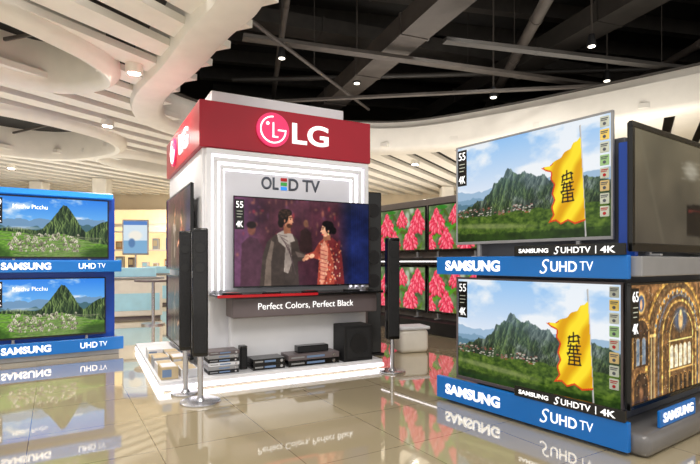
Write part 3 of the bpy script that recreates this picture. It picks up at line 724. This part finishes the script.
tower(0.385,4.55,1.22,0.115,0.30,'slim black tower speaker at the far corner of the kiosk platform',0.12)
t = thing('floor_speaker','tall black floorstanding loudspeaker beside the kiosk','speaker',K.p(1.84,0.35,0),K.a)
part(t,'cabinet',MB().box(-0.1,0.1,-0.13,0.13,0.02,1.75,0.012),BLACK); part(t,'plinth',MB().box(-0.12,0.12,-0.15,0.15,0,0.02),BLACKM)
for zz in (1.55,1.3,1.05,0.8): part(t,'speaker_cone',MB().cyl((0,-0.133,zz),0.075,0.01,'y',28,bev=0.003),GRILL)
t = thing('storage_pedestal','small white rounded plastic pedestal box on the floor','box',(0.68,5.6,0),0.3)
part(t,'body',MB().box(-0.17,0.17,-0.12,0.12,0,0.26,0.05,4),WHITE,smooth=True); part(t,'lid',MB().box(-0.18,0.18,-0.13,0.13,0.255,0.29,0.012,3),PAPER,smooth=True)

# ------------------------------------------------------------------ RIGHT DISPLAY STAND
s = thing('display_stand','double-sided television display stand with bright blue lettered fascia boards','display stand', S.p(0,0), S.a)
X1 = 1.302
part(s,'plinth',MB().box(-0.03,X1+0.08,-0.11,1.25,0.0,0.12,0.04,4),mat('plinth_grey',(0.50,0.49,0.49),0.3,metal=0.3),smooth=True)
part(s,'core',MB().box(0.12,1.18,0.08,1.15,0.12,1.70,0.01),mat('core_grey',(0.35,0.36,0.39),0.5))
part(s,'ledge',MB().box(-0.03,X1+0.05,-0.11,1.25,0.925,1.03,0.006),LSILV)
part(s,'side_panel',MB().box(1.165,1.255,0.03,0.065,1.03,1.66,0.004),DBLUE,label='blue vertical panel')
def banner(par, x0, x1, y, z0, z1, wtxt, plate=True, k_=1.0, pre='S', x_off=0.09):
    bn = part(par,'fascia_board',MB().box(x0,x1,y,y+0.035,z0,z1,0.005),BLUE,label='bright blue fascia board with white lettering')
    zc = (z0+z1)/2
    text(bn,'SAMSUNG',x0+x_off+wtxt/2,y,zc,wtxt,0.072*k_,bold=0.04)
    ux_ = x0+(x1-x0)*0.76
    if pre == 'S': text(bn,'S',ux_-0.15*k_,y,zc,0.06*k_,0.085*k_,bold=-0.01,shear=0.35)
    text(bn,'UHD',ux_-0.03*k_,y,zc,0.16*k_,0.06*k_,bold=0.01)
    text(bn,'TV',ux_+0.105*k_,y,zc+0.004,0.075*k_,0.05*k_,bold=-0.01)
    if plate:
        xa = x0+(x1-x0)*0.50
        pl = part(par,'sign_plate',MB().box(xa,x1-0.01,y-0.012,y+0.01,z1,z1+0.062,0.003),BLACK,label='black strip sign with white lettering')
        w = x1-0.01-xa; zz = z1+0.031
        text(pl,'SAMSUNG',xa+w*0.20,y-0.012,zz,w*0.30,0.026,bold=0.025,ext=0.002)
        text(pl,'S',xa+w*0.43,y-0.012,zz,w*0.05,0.045,bold=0.0,ext=0.002,shear=0.35)
        text(pl,'UHDTV',xa+w*0.60,y-0.012,zz,w*0.26,0.034,bold=0.01,ext=0.002)
        part(pl,'divider',MB().box(xa+w*0.77,xa+w*0.776,y-0.014,y-0.012,z1+0.01,z1+0.052),LET)
        text(pl,'4K',xa+w*0.87,y-0.012,zz,w*0.12,0.036,bold=0.02,ext=0.002)
banner(s,-0.05,X1,-0.15,0.912,1.036,0.47)
banner(s,-0.05,X1,-0.15,0.02,0.175,0.47)
sd = part(s,'side_board',MB().box(X1+0.04,X1+0.055,0.08,0.54,0.12,0.21,0.004),BLUE,label='small blue lettered board')
text(sd,'SAMSUNG',X1+0.055,0.31,0.167,0.38,0.052,rz=math.pi/2,bold=0.03)
make_tv(S,0.0,0.0,1.126,1.15,0.718,P_MT,'television showing a green mountain and a yellow flag on a pole','televisions showing a mountain and flag',feet=0.095,tag='55',stickers=True,bez=0.012,bmat=LSILV)
make_tv(S,0.03,-0.03,0.155,1.19,0.735,P_MT,'lower television showing a green mountain and a yellow flag','televisions showing a mountain and flag',tag='55',stickers=True,bez=0.014,bmat=GREY)
def stv(y0,z,w,h,pic,lab,**kw):
    p = S.p(X1-0.02,y0,z); fr = Fr(p[0],p[1],-54.4+90); return make_tv(fr,0,0,z,w,h,pic,lab,**kw)
stv(-0.08,0.22,1.24,0.67,P_AR,'television showing a golden arched church interior with mosaics',tag='65',bez=0.014,d=0.10)
stv(-0.06,1.055,1.24,0.69,P_RF,'television with a grey-green picture, painted reflections and wide black frame',feet=0.022,bez=0.03,d=0.10)
part(s,'arm_bracket',MB().box(1.15,X1-0.05,0.2,0.9,0.3,0.7).box(1.15,X1-0.05,0.2,0.9,1.2,1.6),BLACKM)

# ------------------------------------------------------------------ LEFT DISPLAY STAND
s2 = thing('display_stand','television display stand with pale blue header and blue lettered fascia boards','display stand', M.p(0,0), M.a)
part(s2,'back_panel',MB().box(-0.05,1.13,0.08,0.45,0.05,1.72,0.01),DBLUE)
part(s2,'header',MB().box(-0.05,1.10,-0.03,0.10,1.69,1.745,0.006),LBLUE)
part(s2,'ledge',MB().box(-0.06,1.15,-0.09,0.45,0.90,0.99,0.006),LSILV)
part(s2,'plinth',MB().box(-0.06,1.15,-0.09,0.5,0.0,0.17,0.006),LSILV)
banner(s2,-0.09,1.17,-0.125,0.895,1.02,0.42,plate=False,pre='',x_off=0.18)
banner(s2,-0.09,1.19,-0.125,0.055,0.19,0.42,plate=False,pre='',x_off=0.18)
make_tv(M,0.0,0.0,1.035,1.06,0.64,P_TE,'television showing mountain ruins under a blue sky','televisions showing mountain ruins',tag='50',feet=0.045,title='Machu Picchu')
make_tv(M,0.0,0.0,0.215,1.03,0.62,P_TE,'lower television showing mountain ruins under a blue sky','televisions showing mountain ruins',tag='48',feet=0.045,title='Machu Picchu')

# ------------------------------------------------------------------ FLOWER TV WALL
s3 = thing('display_wall','low black gondola wall holding rows of televisions','display stand', Fw.p(0,0), Fw.a)
part(s3,'back_panel',MB().box(-2.2,3.3,0.10,0.3,0.0,1.93,0.01),mat('gondola_grey',(0.55,0.52,0.5),0.5))
part(s3,'shelf',MB().box(-2.2,3.3,-0.12,0.10,0.96,1.06,0.008),BLACKM)
part(s3,'shelf',MB().box(-2.2,3.3,-0.2,0.10,0.0,0.18,0.008),BLACKM)
part(s3,'light_edge',MB().box(-2.2,3.3,-0.125,-0.118,1.0,1.015),GLOW)
for col_ in range(-1,3):
    for z in (1.15,0.27):
        make_tv(Fw,col_*1.09+0.0,0.0,z,1.05,0.67,P_FL,'television showing large red blooms over green leaves','televisions showing red flowers',feet=0.085,bez=0.02)

# ------------------------------------------------------------------ BACKGROUND LEFT
t = thing('display_shelf','white shelving unit with warm backlighting against the far wall','shelf',(-5.2,13.4,0),0)
part(t,'frame',MB().box(-1.5,1.5,0.3,0.4,0,2.0).box(-1.55,-1.5,0,0.4,0,2.0).box(1.5,1.55,0,0.4,0,2.0),WHITE)
part(t,'back_light',MB().box(-1.5,1.5,0.28,0.30,0.3,1.95),WARM)
for z in (0.3,0.8,1.3,1.8): part(t,'shelf_board',MB().box(-1.5,1.5,0,0.28,z,z+0.04),WHITE)
for z in (0.34,0.84,1.34):
    for i in range(9):
        h=random.uniform(0.14,0.32); w=random.uniform(0.06,0.11)
        o=thing('boxed_product','small boxed product on a backlit shelf','box',(-6.55+i*0.33+random.uniform(-.03,.03),13.55,z),0,'boxed products on the far shelves')
        part(o,'carton',MB().box(-w,w,-0.08,0.08,0,h,0.005),random.choice([PAPERB,TAN,PAPER,GREY,LSILV])); part(o,'label_panel',MB().box(-w*.7,w*.7,-0.083,-0.08,h*.3,h*.8),random.choice([PAPER,BEIGE,CYAN]))
t = thing('light_box','long warm illuminated header box above the far shelving','sign',(-5.5,13.895,2.03),0)
part(t,'case',MB().box(-3,3,-0.08,0.1,-0.03,0.43),WHITE); part(t,'diffuser',MB().box(-2.95,2.95,-0.1,-0.08,0.03,0.40),WARM)
t = thing('poster_stand','freestanding framed pale blue poster','poster',(-4.55,10.6,0),0.1)
part(t,'frame',MB().box(-0.27,0.27,0,0.03,1.15,1.9,0.008),LSILV); part(t,'poster',pic_mesh('poster',pic_poster(),0.48,0.68),None,(-0.24,-0.004,1.185))
part(t,'pole',MB().cyl((0,0.015,0.6),0.02,1.16),SILVER); part(t,'base',MB().cyl((0,0.015,0.01),0.18,0.02),SILVER)
for (x,y,rz) in ((-4.0,8.9,0.45),(-5.5,9.6,0.3),(-4.3,11.9,0.2)):
    t = thing('display_counter','white and pale blue glass-topped display counter','counter',(x,y,0),rz,'display counters')
    part(t,'body',MB().box(-0.6,0.6,-0.25,0.25,0.05,0.7,0.02),WHITE); part(t,'kick',MB().box(-0.57,0.57,-0.22,0.22,0,0.05),GREY)
    part(t,'front_panel',MB().box(-0.55,0.55,-0.258,-0.25,0.15,0.45,0.002,1),CYAN); part(t,'top',MB().box(-0.63,0.63,-0.28,0.28,0.7,0.74,0.01),LSILV)
    part(t,'glass_case',MB().box(-0.5,0.5,-0.2,0.2,0.74,0.9,0.01),CYAN)
t = thing('side_table','small round grey bistro table','table',(-3.15,8.0,0),0)
part(t,'top',MB().cyl((0,0,0.7),0.28,0.03,bev=0.006),GREY,smooth=True); part(t,'pole',MB().cyl((0,0,0.35),0.025,0.68),SILVER); part(t,'base',MB().cyl((0,0,0.012),0.18,0.024),SILVER)
for i,(x,y) in enumerate(((-7.2,11.6),(2.4,12.4),(-5.55,11.2),(-3.95,12.6))):
    obj('trim_%d'%(20+i), MB().box(x-0.16,x+0.16,y-0.16,y+0.16,0,2.86,0.03).mesh('column',WHITE), kind='structure')

# ------------------------------------------------------------------ lights, world, camera
def spot(loc, target, e, size=80, col=(1,0.96,0.90), r=0.25):  # unseen spots added to light the display fronts and the floor
    L = bpy.data.lights.new('fill_spot','SPOT'); L.energy=e; L.spot_size=math.radians(size); L.spot_blend=0.7; L.color=col; L.shadow_soft_size=r
    o = bpy.data.objects.new('fill_spot',L); COL.objects.link(o); o.location=loc
    o.rotation_euler=(Vector(target)-Vector(loc)).to_track_quat('-Z','Y').to_euler()
spot((0.2,1.2,4.2),(-0.9,4.6,1.2),130)
spot((-1.6,1.2,4.2),(-2.8,5.5,0.9),180)
spot((2.0,0.8,4.2),(1.3,3.2,0.4),150)
spot((0.0,0.6,4.2),(-0.2,3.0,0.0),140,100,(1,0.93,0.82))
spot((1.5,5.0,4.4),(1.5,6.5,0.2),220,100)
def up_fill(x, y, z, sx, sy, e):  # unseen upward area lights added to brighten the ceiling, no fixtures
    L = bpy.data.lights.new('ceiling_fill','AREA'); L.shape='RECTANGLE'; L.size=sx; L.size_y=sy; L.energy=e; L.color=(1,0.96,0.90)
    o = bpy.data.objects.new('ceiling_fill',L); COL.objects.link(o); o.location=(x,y,z); o.rotation_euler=(math.pi,0,0)
up_fill(-3.6,5.6,1.0,3.0,3.0,22)
up_fill(-5.5,9.5,1.2,4,4,52)
up_fill(-1.5,2.6,0.6,2,1.5,9)
up_fill(0.5,6.6,2.0,1.5,1.5,28)
up_fill(3.0,6.5,2.0,2.5,2.5,42)
up_fill(1.5,10.5,1.5,5,3,55)
w = bpy.data.worlds.new('world'); SC.world = w; w.use_nodes = True
w.node_tree.nodes['Background'].inputs['Color'].default_value = (1,0.96,0.895,1)
w.node_tree.nodes['Background'].inputs['Strength'].default_value = 0.93
cam = bpy.data.cameras.new('camera'); co = bpy.data.objects.new('camera', cam); COL.objects.link(co)
co.location = (0,0,1.0); co.rotation_euler = (math.pi/2,0,0)
cam.sensor_width = 36; cam.lens = 36*500/700; cam.shift_y = 30/700; cam.clip_start = 0.05
SC.camera = co
